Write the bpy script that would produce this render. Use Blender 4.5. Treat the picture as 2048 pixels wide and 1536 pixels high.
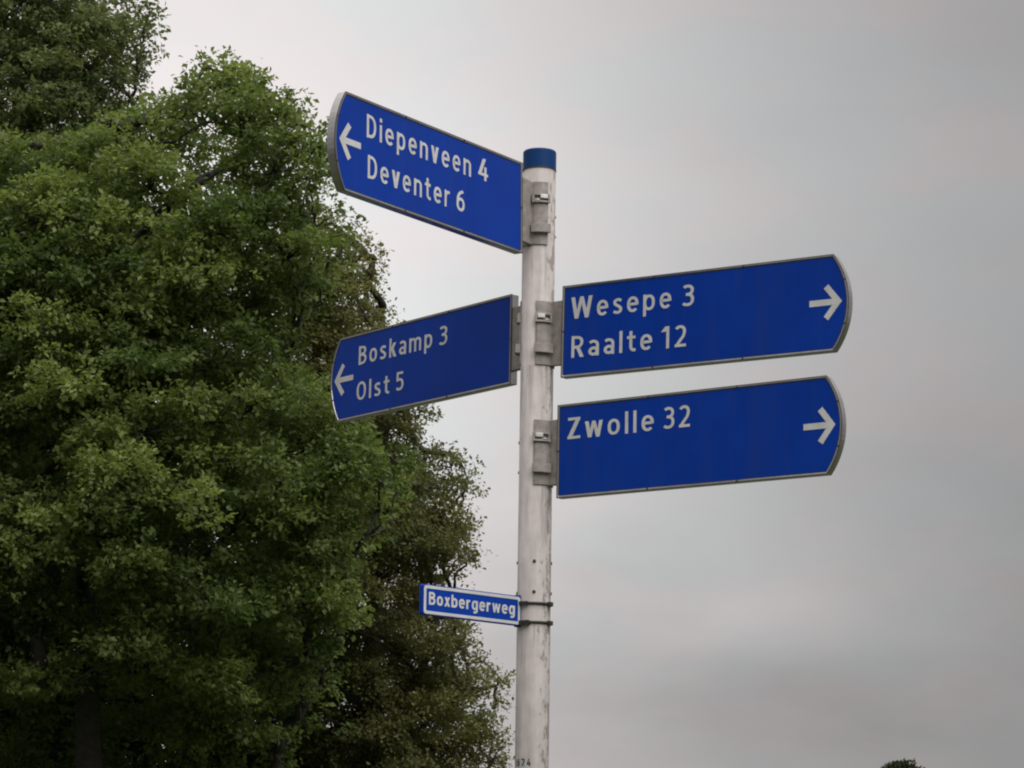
import bpy, bmesh, math, random
import numpy as np
from mathutils import Vector, Matrix

for o in list(bpy.data.objects):
    bpy.data.objects.remove(o, do_unlink=True)
SC = bpy.context.scene
COL = SC.collection
random.seed(7)
RNG = np.random.default_rng(11)

# ------------------------------------------------------------------ camera
FPX, CAM_D, CAM_H = 5500.0, 9.56262, 1.6
PITCH, YAW, ROLL = 0.20105, -0.00918, 0.01501
def cam_axes():
    cy, sy, cp, sp = math.cos(YAW), math.sin(YAW), math.cos(PITCH), math.sin(PITCH)
    f = Vector((sy*cp, cy*cp, sp)); r = Vector((cy, -sy, 0)); u = r.cross(f)
    cr, sr = math.cos(ROLL), math.sin(ROLL)
    return cr*r + sr*u, -sr*r + cr*u, f
AR, AU, AF = cam_axes()
CAM = Vector((0, -CAM_D, CAM_H))
cd = bpy.data.cameras.new('camera')
cd.sensor_width = 36.0
cd.lens = FPX/2048*36.0
cd.clip_start = 0.1
cd.clip_end = 6000
co = bpy.data.objects.new('camera', cd)
M = Matrix((AR, AU, -AF)).transposed().to_4x4()
M.translation = CAM
co.matrix_world = M
COL.objects.link(co)
SC.camera = co

def ray(px, py):
    return (AF + AR*((px-1024)/FPX) + AU*((768-py)/FPX)).normalized()
def at(px, py, Y):
    d = ray(px, py)
    return CAM + d*((Y+CAM_D)/d.y)

# ------------------------------------------------------------------ world and sun
SUN_EL, SUN_AZ = math.radians(52), math.radians(-55)      # azimuth counted from +X towards +Y
sun_dir = Vector((math.cos(SUN_EL)*math.cos(SUN_AZ), math.cos(SUN_EL)*math.sin(SUN_AZ), math.sin(SUN_EL)))
W = bpy.data.worlds.new('World'); SC.world = W; W.use_nodes = True
nt = W.node_tree; nt.nodes.clear(); L = nt.links
def N(tree, kind, **kw):
    n = tree.nodes.new(kind)
    for k, v in kw.items(): setattr(n, k, v)
    return n
def MATH(tree, op, a, b=None, clamp=False):
    n = tree.nodes.new('ShaderNodeMath'); n.operation = op; n.use_clamp = clamp
    for i, v in enumerate((a, b)):
        if v is None: continue
        if isinstance(v, (int, float)): n.inputs[i].default_value = v
        else: tree.links.new(v, n.inputs[i])
    return n.outputs[0]
out = N(nt, 'ShaderNodeOutputWorld'); bg = N(nt, 'ShaderNodeBackground')
bg.inputs['Strength'].default_value = 1.0
sky = N(nt, 'ShaderNodeTexSky', sky_type='NISHITA', sun_disc=False)
sky.sun_elevation = SUN_EL
sky.sun_rotation = math.pi/2 - SUN_AZ
sky.dust_density = 4.0
tc = N(nt, 'ShaderNodeTexCoord')
D3 = tc.outputs['Generated']
sep = N(nt, 'ShaderNodeSeparateXYZ'); L.new(D3, sep.inputs[0])
# overcast: brighter towards the zenith
zc = MATH(nt, 'MAXIMUM', sep.outputs['Z'], 0.0)
zen = MATH(nt, 'ADD', 0.212, MATH(nt, 'MULTIPLY', MATH(nt, 'MULTIPLY', zc, zc), 1.05))
# thin spot in the cloud where the sky shines through
gl_dir = ray(330, 600)
dotn = N(nt, 'ShaderNodeVectorMath', operation='DOT_PRODUCT'); L.new(D3, dotn.inputs[0]); dotn.inputs[1].default_value = gl_dir
ang = MATH(nt, 'SUBTRACT', 1.0, dotn.outputs['Value'])
glow = MATH(nt, 'EXPONENT', MATH(nt, 'MULTIPLY', ang, -50.0))
lum = MATH(nt, 'ADD', zen, MATH(nt, 'MULTIPLY', glow, 0.47))
# cloud texture
mp = N(nt, 'ShaderNodeMapping'); mp.inputs['Scale'].default_value = (1, 1, 2.6); L.new(D3, mp.inputs['Vector'])
mp.inputs['Location'].default_value = (0.31, 0.2, 0.12)
nz = N(nt, 'ShaderNodeTexNoise'); nz.inputs['Scale'].default_value = 9.0; nz.inputs['Detail'].default_value = 5.0; nz.inputs['Roughness'].default_value = 0.5
L.new(mp.outputs[0], nz.inputs['Vector'])
nz2 = N(nt, 'ShaderNodeTexNoise'); nz2.inputs['Scale'].default_value = 14.0; nz2.inputs['Detail'].default_value = 3.0
mp2 = N(nt, 'ShaderNodeMapping'); mp2.inputs['Scale'].default_value = (1, 1, 2.2); mp2.inputs['Location'].default_value = (1.7, 3.1, 0.4); L.new(D3, mp2.inputs['Vector'])
L.new(mp2.outputs[0], nz2.inputs['Vector'])
# low cloud banks are more broken than the sheet higher up
low = N(nt, 'ShaderNodeMapRange'); low.inputs['From Min'].default_value = 0.20; low.inputs['From Max'].default_value = 0.10
low.inputs['To Min'].default_value = 0.14; low.inputs['To Max'].default_value = 0.55
L.new(sep.outputs['Z'], low.inputs['Value'])
var = MATH(nt, 'MULTIPLY', MATH(nt, 'SUBTRACT', nz.outputs['Fac'], 0.5), low.outputs[0])
lum2 = MATH(nt, 'MULTIPLY', MATH(nt, 'MULTIPLY', lum, 0.675), MATH(nt, 'ADD', 1.0, var))
ramp = N(nt, 'ShaderNodeValToRGB')
ramp.color_ramp.elements[0].position = 0.42; ramp.color_ramp.elements[0].color = (0.978, 0.978, 0.974, 1)
ramp.color_ramp.elements[1].position = 0.60; ramp.color_ramp.elements[1].color = (1.035, 0.968, 0.960, 1)
L.new(nz2.outputs['Fac'], ramp.inputs[0])
def patch(px, py, sx, sz):
    c = ray(px, py); sb = N(nt, 'ShaderNodeVectorMath', operation='SUBTRACT'); L.new(D3, sb.inputs[0]); sb.inputs[1].default_value = c
    ml = N(nt, 'ShaderNodeVectorMath', operation='MULTIPLY'); L.new(sb.outputs[0], ml.inputs[0]); ml.inputs[1].default_value = (1/sx, 1/sx, 1/sz)
    wob = N(nt, 'ShaderNodeVectorMath', operation='ADD'); wn = N(nt, 'ShaderNodeVectorMath', operation='SCALE'); L.new(nz.outputs['Color'], wn.inputs[0]); wn.inputs['Scale'].default_value = 1.6
    L.new(ml.outputs[0], wob.inputs[0]); L.new(wn.outputs[0], wob.inputs[1])
    of = N(nt, 'ShaderNodeVectorMath', operation='SUBTRACT'); L.new(wob.outputs[0], of.inputs[0]); of.inputs[1].default_value = (0.8, 0.8, 0.8)
    dt = N(nt, 'ShaderNodeVectorMath', operation='DOT_PRODUCT'); L.new(of.outputs[0], dt.inputs[0]); L.new(of.outputs[0], dt.inputs[1])
    return MATH(nt, 'EXPONENT', MATH(nt, 'MULTIPLY', dt.outputs['Value'], -1.0))
# broken cloud low in the sky: a thin pale spot with darker banks round it
lum2 = MATH(nt, 'MULTIPLY', lum2, MATH(nt, 'ADD', 1.0, MATH(nt, 'MULTIPLY', patch(1640, 1240, 0.05, 0.015), 0.11)))
lum2 = MATH(nt, 'MULTIPLY', lum2, MATH(nt, 'SUBTRACT', 1.0, MATH(nt, 'MULTIPLY', patch(1560, 1420, 0.10, 0.014), 0.01)))
lum2 = MATH(nt, 'MULTIPLY', lum2, MATH(nt, 'SUBTRACT', 1.0, MATH(nt, 'MULTIPLY', patch(1980, -40, 0.14, 0.05), 0.16)))
grey = N(nt, 'ShaderNodeVectorMath', operation='SCALE'); L.new(ramp.outputs[0], grey.inputs[0]); L.new(lum2, grey.inputs['Scale'])
skys = N(nt, 'ShaderNodeVectorMath', operation='SCALE'); L.new(sky.outputs[0], skys.inputs[0]); skys.inputs['Scale'].default_value = 0.05
mx = N(nt, 'ShaderNodeMix', data_type='RGBA'); mx.inputs['Factor'].default_value = 0.94
L.new(skys.outputs[0], mx.inputs[6]); L.new(grey.outputs[0], mx.inputs[7])
L.new(mx.outputs[2], bg.inputs['Color']); L.new(bg.outputs[0], out.inputs[0])

sl = bpy.data.lights.new('sun', 'SUN'); sl.energy = 1.45; sl.angle = math.radians(60); sl.color = (1.0, 0.975, 0.94)
so = bpy.data.objects.new('sun', sl); so.rotation_euler = sun_dir.to_track_quat('Z', 'Y').to_euler(); so.location = (20, 0, 30)
COL.objects.link(so)

SC.view_settings.view_transform = 'Standard'
SC.view_settings.look = 'None'
SC.view_settings.exposure = 0.9
SC.view_settings.gamma = 1.0
SC.view_settings.use_curve_mapping = False
SC.render.engine = 'CYCLES'
SC.cycles.filter_width = 2.1
SC.cycles.max_bounces = 8
SC.cycles.diffuse_bounces = 4
SC.cycles.transparent_max_bounces = 8

# ------------------------------------------------------------------ helpers
def principled(name):
    m = bpy.data.materials.new(name); m.use_nodes = True
    return m, m.node_tree, m.node_tree.nodes['Principled BSDF']
def simple(name, col, rough=0.5, metal=0.0, var=0.0, scale=30.0, bump=0.0, spec=None):
    m, t, b = principled(name)
    b.inputs['Base Color'].default_value = (*col, 1); b.inputs['Roughness'].default_value = rough; b.inputs['Metallic'].default_value = metal
    if spec is not None: b.inputs['Specular IOR Level'].default_value = spec
    if var or bump:
        g = N(t, 'ShaderNodeNewGeometry'); n = N(t, 'ShaderNodeTexNoise'); n.inputs['Scale'].default_value = scale; n.inputs['Detail'].default_value = 6
        t.links.new(g.outputs['Position'], n.inputs['Vector'])
        if var:
            r = N(t, 'ShaderNodeValToRGB'); r.color_ramp.elements[0].position = 0.3; r.color_ramp.elements[1].position = 0.7
            r.color_ramp.elements[0].color = (*[c*(1-var) for c in col], 1); r.color_ramp.elements[1].color = (*[min(1, c*(1+var)) for c in col], 1)
            t.links.new(n.outputs['Fac'], r.inputs[0]); t.links.new(r.outputs[0], b.inputs['Base Color'])
        if bump:
            bp = N(t, 'ShaderNodeBump'); bp.inputs['Strength'].default_value = bump; bp.inputs['Distance'].default_value = 0.002
            t.links.new(n.outputs['Fac'], bp.inputs['Height']); t.links.new(bp.outputs[0], b.inputs['Normal'])
    return m
def link(name, me, mat, parent=None, smooth=False):
    o = bpy.data.objects.new(name, me); COL.objects.link(o)
    if mat is not None: me.materials.append(mat)
    if parent is not None: o.parent = parent
    if smooth:
        for p in me.polygons: p.use_smooth = True
    return o
def mesh_from(name, verts, faces):
    me = bpy.data.meshes.new(name); me.from_pydata([tuple(v) for v in verts], [], faces); me.update(); return me
def from_bm(name, bm):
    bmesh.ops.recalc_face_normals(bm, faces=bm.faces)
    me = bpy.data.meshes.new(name); bm.to_mesh(me); bm.free(); return me
def empty(name, loc=(0, 0, 0)):
    o = bpy.data.objects.new(name, None); o.empty_display_size = 0.1; o.location = loc; COL.objects.link(o); return o
def tag(o, label, cat, group=None):
    o['label'] = label; o['category'] = cat
    if group: o['group'] = group
def box_bm(bm, lo, hi):
    vs = [bm.verts.new((x, y, z)) for z in (lo[2], hi[2]) for y in (lo[1], hi[1]) for x in (lo[0], hi[0])]
    for f in ((0,2,3,1),(4,5,7,6),(0,1,5,4),(2,6,7,3),(0,4,6,2),(1,3,7,5)): bm.faces.new([vs[i] for i in f])
def prism_bm(bm, pts2, y0, y1):
    """closed outline in the x-z plane, extruded along y"""
    a = [bm.verts.new((p[0], y0, p[1])) for p in pts2]; b = [bm.verts.new((p[0], y1, p[1])) for p in pts2]
    bm.faces.new(a); bm.faces.new(b[::-1]); n = len(pts2)
    for i in range(n): bm.faces.new((a[i], b[i], b[(i+1) % n], a[(i+1) % n]))
def vprism_bm(bm, pts2, z0, z1):
    """closed outline in the x-y plane, extruded along z"""
    a = [bm.verts.new((p[0], p[1], z0)) for p in pts2]; b = [bm.verts.new((p[0], p[1], z1)) for p in pts2]
    bm.faces.new(a[::-1]); bm.faces.new(b); n = len(pts2)
    for i in range(n): bm.faces.new((a[i], a[(i+1) % n], b[(i+1) % n], b[i]))
def tube(bm, pts, radii, seg=8, closed=False):
    pts = [Vector(p) for p in pts]; rings = []; n = len(pts)
    up = Vector((0.13, 0.31, 0.94)).normalized()
    for i, p in enumerate(pts):
        if closed: t = pts[(i+1) % n] - pts[i-1]
        else: t = pts[min(i+1, n-1)] - pts[max(i-1, 0)]
        t.normalize()
        s = t.cross(up)
        if s.length < 1e-3: s = t.cross(Vector((1, 0, 0)))
        s.normalize(); w = s.cross(t)
        r = radii[i] if hasattr(radii, '__len__') else radii
        rings.append([bm.verts.new(p + (s*math.cos(a) + w*math.sin(a))*r) for a in (2*math.pi*k/seg for k in range(seg))])
    rng = range(n if closed else n-1)
    for i in rng:
        A, B = rings[i], rings[(i+1) % n]
        for k in range(seg): bm.faces.new((A[k], A[(k+1) % seg], B[(k+1) % seg], B[k]))
    if not closed:
        bm.faces.new(rings[0]); bm.faces.new(rings[-1][::-1])

# ------------------------------------------------------------------ materials
def blue_sheet(name, col):
    m, t, b = principled(name)
    g = N(t, 'ShaderNodeTexCoord'); n = N(t, 'ShaderNodeTexNoise'); n.inputs['Scale'].default_value = 5.0; n.inputs['Detail'].default_value = 7; n.inputs['Roughness'].default_value = 0.6
    t.links.new(g.outputs['Object'], n.inputs['Vector'])
    r = N(t, 'ShaderNodeValToRGB'); r.color_ramp.elements[0].position = 0.3; r.color_ramp.elements[1].position = 0.75
    r.color_ramp.elements[0].color = (*[c*0.88 for c in col], 1); r.color_ramp.elements[1].color = (col[0]*1.1, col[1]*1.12, col[2]*1.08, 1)
    t.links.new(n.outputs['Fac'], r.inputs[0])
    # a few pale specks of grit
    v = N(t, 'ShaderNodeTexVoronoi'); v.inputs['Scale'].default_value = 16.0; t.links.new(g.outputs['Object'], v.inputs['Vector'])
    mpd = N(t, 'ShaderNodeMapping'); mpd.inputs['Scale'].default_value = (26, 26, 1.6); t.links.new(g.outputs['Object'], mpd.inputs['Vector'])
    nd = N(t, 'ShaderNodeTexNoise'); nd.inputs['Scale'].default_value = 1.0; nd.inputs['Detail'].default_value = 5; t.links.new(mpd.outputs[0], nd.inputs['Vector'])
    run = N(t, 'ShaderNodeMapRange'); run.inputs['From Min'].default_value = 0.52; run.inputs['From Max'].default_value = 0.8; run.inputs['To Max'].default_value = 0.22
    t.links.new(nd.outputs['Fac'], run.inputs['Value'])
    lt = MATH(t, 'LESS_THAN', v.outputs['Distance'], 0.028)
    mxx = N(t, 'ShaderNodeMix', data_type='RGBA'); t.links.new(MATH(t, 'MULTIPLY', lt, 0.35), mxx.inputs[0]); t.links.new(r.outputs[0], mxx.inputs[6]); mxx.inputs[7].default_value = (0.10, 0.14, 0.25, 1)
    mdd = N(t, 'ShaderNodeMix', data_type='RGBA'); t.links.new(run.outputs[0], mdd.inputs[0]); t.links.new(mxx.outputs[2], mdd.inputs[6]); mdd.inputs[7].default_value = (0.035, 0.055, 0.12, 1)
    t.links.new(mdd.outputs[2], b.inputs['Base Color'])
    r2 = N(t, 'ShaderNodeMapRange'); r2.inputs['To Min'].default_value = 0.34; r2.inputs['To Max'].default_value = 0.5
    t.links.new(n.outputs['Fac'], r2.inputs['Value']); t.links.new(r2.outputs[0], b.inputs['Roughness'])
    b.inputs['Specular IOR Level'].default_value = 0.13
    return m
M_BLUE = blue_sheet('blue_sheeting', (0.0008, 0.036, 0.31))
M_STREETBLUE = blue_sheet('street_sign_blue', (0.002, 0.042, 0.33))
M_CAP = blue_sheet('cap_blue', (0.006, 0.042, 0.16))
M_WHITE = simple('white_sheeting', (0.56, 0.56, 0.545), 0.5, var=0.10, scale=25)
M_ALU = simple('weathered_aluminium', (0.44, 0.43, 0.42), 0.2, metal=0.92, var=0.16, scale=18, bump=0.15)
M_BRACKET = simple('cast_bracket', (0.30, 0.268, 0.25), 0.6, metal=0.25, var=0.22, scale=45, bump=0.4)
M_BRIGHT = simple('bright_bolt', (0.60, 0.59, 0.57), 0.4, metal=0.6, var=0.1, scale=60)
M_DARK = simple('dark_steel', (0.045, 0.043, 0.04), 0.5, metal=0.4, var=0.3, scale=60)
M_EDGE_SHADE = simple('edge_shade', (0.075, 0.073, 0.068), 0.55, metal=0.3, var=0.3, scale=30)  # shade of the rim's turned-away edge, put into the colour
M_BLACK = simple('black_print', (0.02, 0.02, 0.02), 0.6)
M_STICKER = simple('sticker_grey', (0.42, 0.42, 0.41), 0.5, var=0.1, scale=80)

def pole_paint():
    m, t, b = principled('pole_paint')
    g = N(t, 'ShaderNodeTexCoord'); P = g.outputs['Object']
    def noise(scale, stretch, det=6, rough=0.6, loc=(0, 0, 0)):
        mp = N(t, 'ShaderNodeMapping'); mp.inputs['Scale'].default_value = (1, 1, stretch); mp.inputs['Location'].default_value = loc; t.links.new(P, mp.inputs['Vector'])
        n = N(t, 'ShaderNodeTexNoise'); n.inputs['Scale'].default_value = scale; n.inputs['Detail'].default_value = det; n.inputs['Roughness'].default_value = rough
        t.links.new(mp.outputs[0], n.inputs['Vector']); return n.outputs['Fac']
    streak = noise(38, 0.12); mott = noise(24, 0.7, loc=(3, 1, 2)); chip = noise(46, 0.40, 8, 0.7, loc=(7, 2, 5))
    r = N(t, 'ShaderNodeValToRGB'); e = r.color_ramp.elements
    e[0].position = 0.28; e[0].color = (0.30, 0.27, 0.255, 1); e[1].position = 0.62; e[1].color = (0.47, 0.430, 0.418, 1)
    t.links.new(MATH(t, 'ADD', MATH(t, 'MULTIPLY', streak, 0.55), MATH(t, 'MULTIPLY', mott, 0.45)), r.inputs[0])
    # flaking strips run down the weather side of the pole
    sp = N(t, 'ShaderNodeSeparateXYZ'); t.links.new(P, sp.inputs[0])
    side = N(t, 'ShaderNodeMapRange'); side.inputs['From Min'].default_value = 0.012; side.inputs['From Max'].default_value = 0.058; side.inputs['To Min'].default_value = 0.0; side.inputs['To Max'].default_value = 0.195
    t.links.new(sp.outputs['X'], side.inputs['Value'])
    ch = N(t, 'ShaderNodeMapRange'); ch.inputs['From Min'].default_value = 0.655; ch.inputs['From Max'].default_value = 0.69
    t.links.new(MATH(t, 'ADD', chip, side.outputs[0]), ch.inputs['Value'])
    mxx = N(t, 'ShaderNodeMix', data_type='RGBA'); t.links.new(MATH(t, 'MULTIPLY', ch.outputs[0], 0.8), mxx.inputs[0]); t.links.new(r.outputs[0], mxx.inputs[6]); mxx.inputs[7].default_value = (0.165, 0.152, 0.128, 1)
    # dirt runs below each clamp
    acc = None
    for zb in (4.046, 3.608, 3.179, 2.70):
        u = N(t, 'ShaderNodeMapRange'); u.inputs['From Min'].default_value = zb-0.34; u.inputs['From Max'].default_value = zb
        t.links.new(sp.outputs['Z'], u.inputs['Value'])
        w_ = MATH(t, 'MULTIPLY', u.outputs[0], MATH(t, 'LESS_THAN', sp.outputs['Z'], zb))
        acc = w_ if acc is None else MATH(t, 'MAXIMUM', acc, w_)
    drip = noise(60, 0.05, 4, 0.6, loc=(2, 9, 1))
    dr = N(t, 'ShaderNodeMapRange'); dr.inputs['From Min'].default_value = 0.50; dr.inputs['From Max'].default_value = 0.66; dr.inputs['To Max'].default_value = 0.6
    t.links.new(drip, dr.inputs['Value'])
    md = N(t, 'ShaderNodeMix', data_type='RGBA'); t.links.new(MATH(t, 'MULTIPLY', dr.outputs[0], acc), md.inputs[0]); t.links.new(mxx.outputs[2], md.inputs[6]); md.inputs[7].default_value = (0.15, 0.14, 0.125, 1)
    t.links.new(md.outputs[2], b.inputs['Base Color']); b.inputs['Roughness'].default_value = 0.55; b.inputs['Specular IOR Level'].default_value = 0.3
    bp = N(t, 'ShaderNodeBump'); bp.inputs['Strength'].default_value = 0.5; bp.inputs['Distance'].default_value = 0.0015; bp.invert = True
    t.links.new(MATH(t, 'ADD', ch.outputs[0], MATH(t, 'MULTIPLY', mott, 0.3)), bp.inputs['Height']); t.links.new(bp.outputs[0], b.inputs['Normal'])
    return m
M_POLE = pole_paint()

def leaf_mat(name, dark, light, trans=0.5):
    m, t, b = principled(name)
    a = N(t, 'ShaderNodeAttribute'); a.attribute_name = 'tone'
    r = N(t, 'ShaderNodeValToRGB'); r.color_ramp.elements[0].color = (*dark, 1); r.color_ramp.elements[1].color = (*light, 1)
    t.links.new(a.outputs['Fac'], r.inputs[0]); t.links.new(r.outputs[0], b.inputs['Base Color'])
    b.inputs['Roughness'].default_value = 0.5; b.inputs['Specular IOR Level'].default_value = 0.3
    tr = N(t, 'ShaderNodeBsdfTranslucent'); ms = N(t, 'ShaderNodeMixShader'); ms.inputs[0].default_value = trans
    hs = N(t, 'ShaderNodeHueSaturation'); hs.inputs['Saturation'].default_value = 1.15; hs.inputs['Value'].default_value = 1.2; t.links.new(r.outputs[0], hs.inputs['Color']); t.links.new(hs.outputs[0], tr.inputs['Color'])
    o = [n for n in t.nodes if n.type == 'OUTPUT_MATERIAL'][0]
    t.links.new(b.outputs[0], ms.inputs[1]); t.links.new(tr.outputs[0], ms.inputs[2]); t.links.new(ms.outputs[0], o.inputs[0])
    return m
M_BARK = simple('bark', (0.030, 0.026, 0.021), 0.9, var=0.4, scale=14, bump=1.0)
M_OAK = leaf_mat('oak_leaf', (0.066, 0.104, 0.029), (0.230, 0.285, 0.086))
M_TALL = leaf_mat('tall_leaf', (0.086, 0.112, 0.046), (0.205, 0.240, 0.092))
M_BROWN = leaf_mat('olive_leaf', (0.084, 0.094, 0.034), (0.210, 0.212, 0.078))
M_SHADE = leaf_mat('shade_leaf', (0.020, 0.030, 0.013), (0.046, 0.064, 0.022))  # shade under the oak crown put into the leaf colour; far tree shares it

# ------------------------------------------------------------------ ground
def ground_mat():
    m, t, b = principled('grass_ground')
    g = N(t, 'ShaderNodeNewGeometry'); n = N(t, 'ShaderNodeTexNoise'); n.inputs['Scale'].default_value = 0.7; n.inputs['Detail'].default_value = 10
    t.links.new(g.outputs['Position'], n.inputs['Vector'])
    r = N(t, 'ShaderNodeValToRGB'); r.color_ramp.elements[0].color = (0.018, 0.030, 0.010, 1); r.color_ramp.elements[1].color = (0.052, 0.062, 0.024, 1)
    t.links.new(n.outputs['Fac'], r.inputs[0]); t.links.new(r.outputs[0], b.inputs['Base Color']); b.inputs['Roughness'].default_value = 0.9
    return m
g = link('ground', mesh_from('ground', [(-3000, -3000, 0), (3000, -3000, 0), (3000, 3000, 0), (-3000, 3000, 0)], [(0, 1, 2, 3)]), ground_mat())
g['kind'] = 'structure'

# ------------------------------------------------------------------ stroke lettering
HW = 0.078
def arc(cx, cy, rx, ry, a0, a1, n=14, p=1.0):
    out = []
    for i in range(n+1):
        a = math.radians(a0 + (a1-a0)*i/n); c, s = math.cos(a), math.sin(a)
        out.append((cx + rx*math.copysign(abs(c)**p, c), cy + ry*math.copysign(abs(s)**p, s)))
    return out
def spline(pts, n=6):
    q = [pts[0]] + list(pts) + [pts[-1]]; out = []
    for i in range(1, len(q)-2):
        p0, p1, p2, p3 = q[i-1:i+3]
        for k in range(n):
            t = k/n
            out.append(tuple(0.5*((2*p1[j]) + (-p0[j]+p2[j])*t + (2*p0[j]-5*p1[j]+4*p2[j]-p3[j])*t*t + (-p0[j]+3*p1[j]-3*p2[j]+p3[j])*t**3) for j in (0, 1)))
    return out + [pts[-1]]
def ell(cx, cy, rx, ry): return ('C', arc(cx, cy, rx, ry, 0, 360, 26, 0.88)[:-1])
def line(*pts): return ('S', list(pts))
def para(x0, y0, x1, y1, w=0.165): return ('P', [(x0-w/2, y0), (x0+w/2, y0), (x1+w/2, y1), (x1-w/2, y1)])
P_ = 0.88
bowl = lambda: ell(0.275, 0.37, 0.195, 0.295)
GLYPH = {
 'D': (0.60, [line((HW, 0), (HW, 1)), line(*([(0.10, 1-HW), (0.20, 1-HW)] + arc(0.22, 0.5, 0.30, 0.5-HW, 90, -90, 18, P_) + [(0.20, HW), (0.10, HW)]))]),
 'B': (0.57, [line((HW, 0), (HW, 1)), line(*([(0.10, 1-HW)] + arc(0.24, 0.745, 0.22, 0.177, 90, -90, 12, P_) + [(0.10, 0.568)])), line(*([(0.10, 0.53)] + arc(0.24, 0.30, 0.255, 0.222, 90, -90, 12, P_) + [(0.10, HW)]))]),
 'R': (0.58, [line((HW, 0), (HW, 1)), line(*([(0.10, 1-HW)] + arc(0.24, 0.70, 0.24, 0.222, 90, -90, 12, P_) + [(0.10, 0.478)])), para(0.30, 0.46, 0.495, 0)]),
 'O': (0.66, [ell(0.33, 0.5, 0.252, 0.422)]),
 'W': (1.0, [para(0.09, 1, 0.265, 0, .165), para(0.265, 0, 0.5, 1, .155), para(0.5, 1, 0.735, 0, .155), para(0.735, 0, 0.91, 1, .165)]),
 'Z': (0.56, [line((0.02, 1-HW), (0.55, 1-HW)), line((0.0, HW), (0.56, HW)), para(0.105, 0.1, 0.455, 0.9, .185)]),
 'a': (0.49, [line(*([(0.075, 0.60)] + arc(0.225, 0.505, 0.185, 0.162, 125, 0, 12) + [(0.41, 0)])), ('C', arc(0.235, 0.215, 0.165, 0.145, 0, 360, 22)[:-1])]),
 'b': (0.55, [line((HW, 0), (HW, 1)), bowl()]),
 'e': (0.53, [line(*([(0.09, 0.375), (0.445, 0.385)] + arc(0.268, 0.37, 0.192, 0.295, 3, 180, 16, P_) + arc(0.268, 0.37, 0.192, 0.295, 180, 318, 14, P_)[1:]))]),
 'g': (0.55, [('C', arc(0.265, 0.37, 0.19, 0.295, 0, 360, 26, P_)[:-1]), line(*([(0.47, 0.74), (0.47, -0.02)] + arc(0.275, -0.02, 0.195, 0.17, 0, -125, 10)))]),
 'i': (0.156, [line((HW, 0), (HW, 0.74)), line((HW, 0.855), (HW, 1.02))]),
 'k': (0.50, [line((HW, 0), (HW, 1)), para(0.15, 0.33, 0.385, 0.74, .19), para(0.215, 0.43, 0.41, 0, .18)]),
 'l': (0.156, [line((HW, 0), (HW, 1))]),
 'm': (0.83, [line((HW, 0), (HW, 0.74)), line(*([(HW, 0.40)] + arc(0.247, 0.48, 0.168, 0.182, 170, 0, 10, P_) + [(0.415, 0)])), line(*([(0.415, 0.40)] + arc(0.584, 0.48, 0.168, 0.182, 170, 0, 10, P_) + [(0.752, 0)]))]),
 'n': (0.53, [line((HW, 0), (HW, 0.74)), line(*([(HW, 0.40)] + arc(0.265, 0.475, 0.187, 0.187, 170, 0, 12, P_) + [(0.452, 0)]))]),
 'o': (0.55, [bowl()]),
 'p': (0.55, [line((HW, -0.25), (HW, 0.74)), bowl()]),
 'r': (0.38, [line((HW, 0), (HW, 0.74)), line(*([(HW, 0.38)] + arc(0.275, 0.46, 0.197, 0.20, 170, 68, 8)))]),
 's': (0.45, [line(*spline([(0.39, 0.605), (0.25, 0.668), (0.105, 0.60), (0.115, 0.465), (0.245, 0.375), (0.365, 0.265), (0.345, 0.125), (0.21, 0.072), (0.045, 0.125)]))]),
 't': (0.38, [line(*([(0.165, 0.95), (0.165, 0.24)] + arc(0.315, 0.24, 0.15, 0.165, 180, 262, 8) + [(0.375, 0.082)])), line((0.0, 0.662), (0.365, 0.662))]),
 'v': (0.51, [para(0.085, 0.74, 0.255, 0, .165), para(0.255, 0, 0.425, 0.74, .165)]),
 'w': (0.78, [para(0.08, 0.74, 0.215, 0, .15), para(0.215, 0, 0.39, 0.74, .14), para(0.39, 0.74, 0.565, 0, .14), para(0.565, 0, 0.70, 0.74, .15)]),
 'x': (0.50, [para(0.09, 0.74, 0.41, 0, .185), para(0.41, 0.74, 0.09, 0, .185)]),
 '1': (0.36, [line((0.25, 0), (0.25, 1)), para(0.04, 0.76, 0.235, 0.995, .2)]),
 '2': (0.53, [line(*(arc(0.255, 0.70, 0.195, 0.222, 150, 0, 12, P_) + spline([(0.45, 0.70), (0.40, 0.50), (0.24, 0.28), (0.10, HW)], 5)[1:])), line((0.02, HW), (0.52, HW))]),
 '3': (0.52, [line(*(arc(0.235, 0.735, 0.20, 0.187, 140, -90, 16, P_))), line(*([(0.16, 0.548)] + arc(0.225, 0.31, 0.225, 0.232, 90, -140, 18, P_)))]),
 '4': (0.58, [para(0.36, 0.99, 0.09, 0.28, .17), line((0.0, 0.265), (0.57, 0.265)), line((0.415, 0), (0.415, 0.62))]),
 '5': (0.52, [line((0.48, 1-HW), (0.115, 1-HW), (0.098, 0.50)), line(*(arc(0.235, 0.335, 0.225, 0.258, 132, -140, 18, P_)))]),
 '6': (0.55, [('C', arc(0.275, 0.315, 0.195, 0.24, 0, 360, 24, P_)[:-1]), line(*spline([(0.085, 0.33), (0.105, 0.58), (0.22, 0.80), (0.44, 0.91)], 6))]),
}
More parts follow.
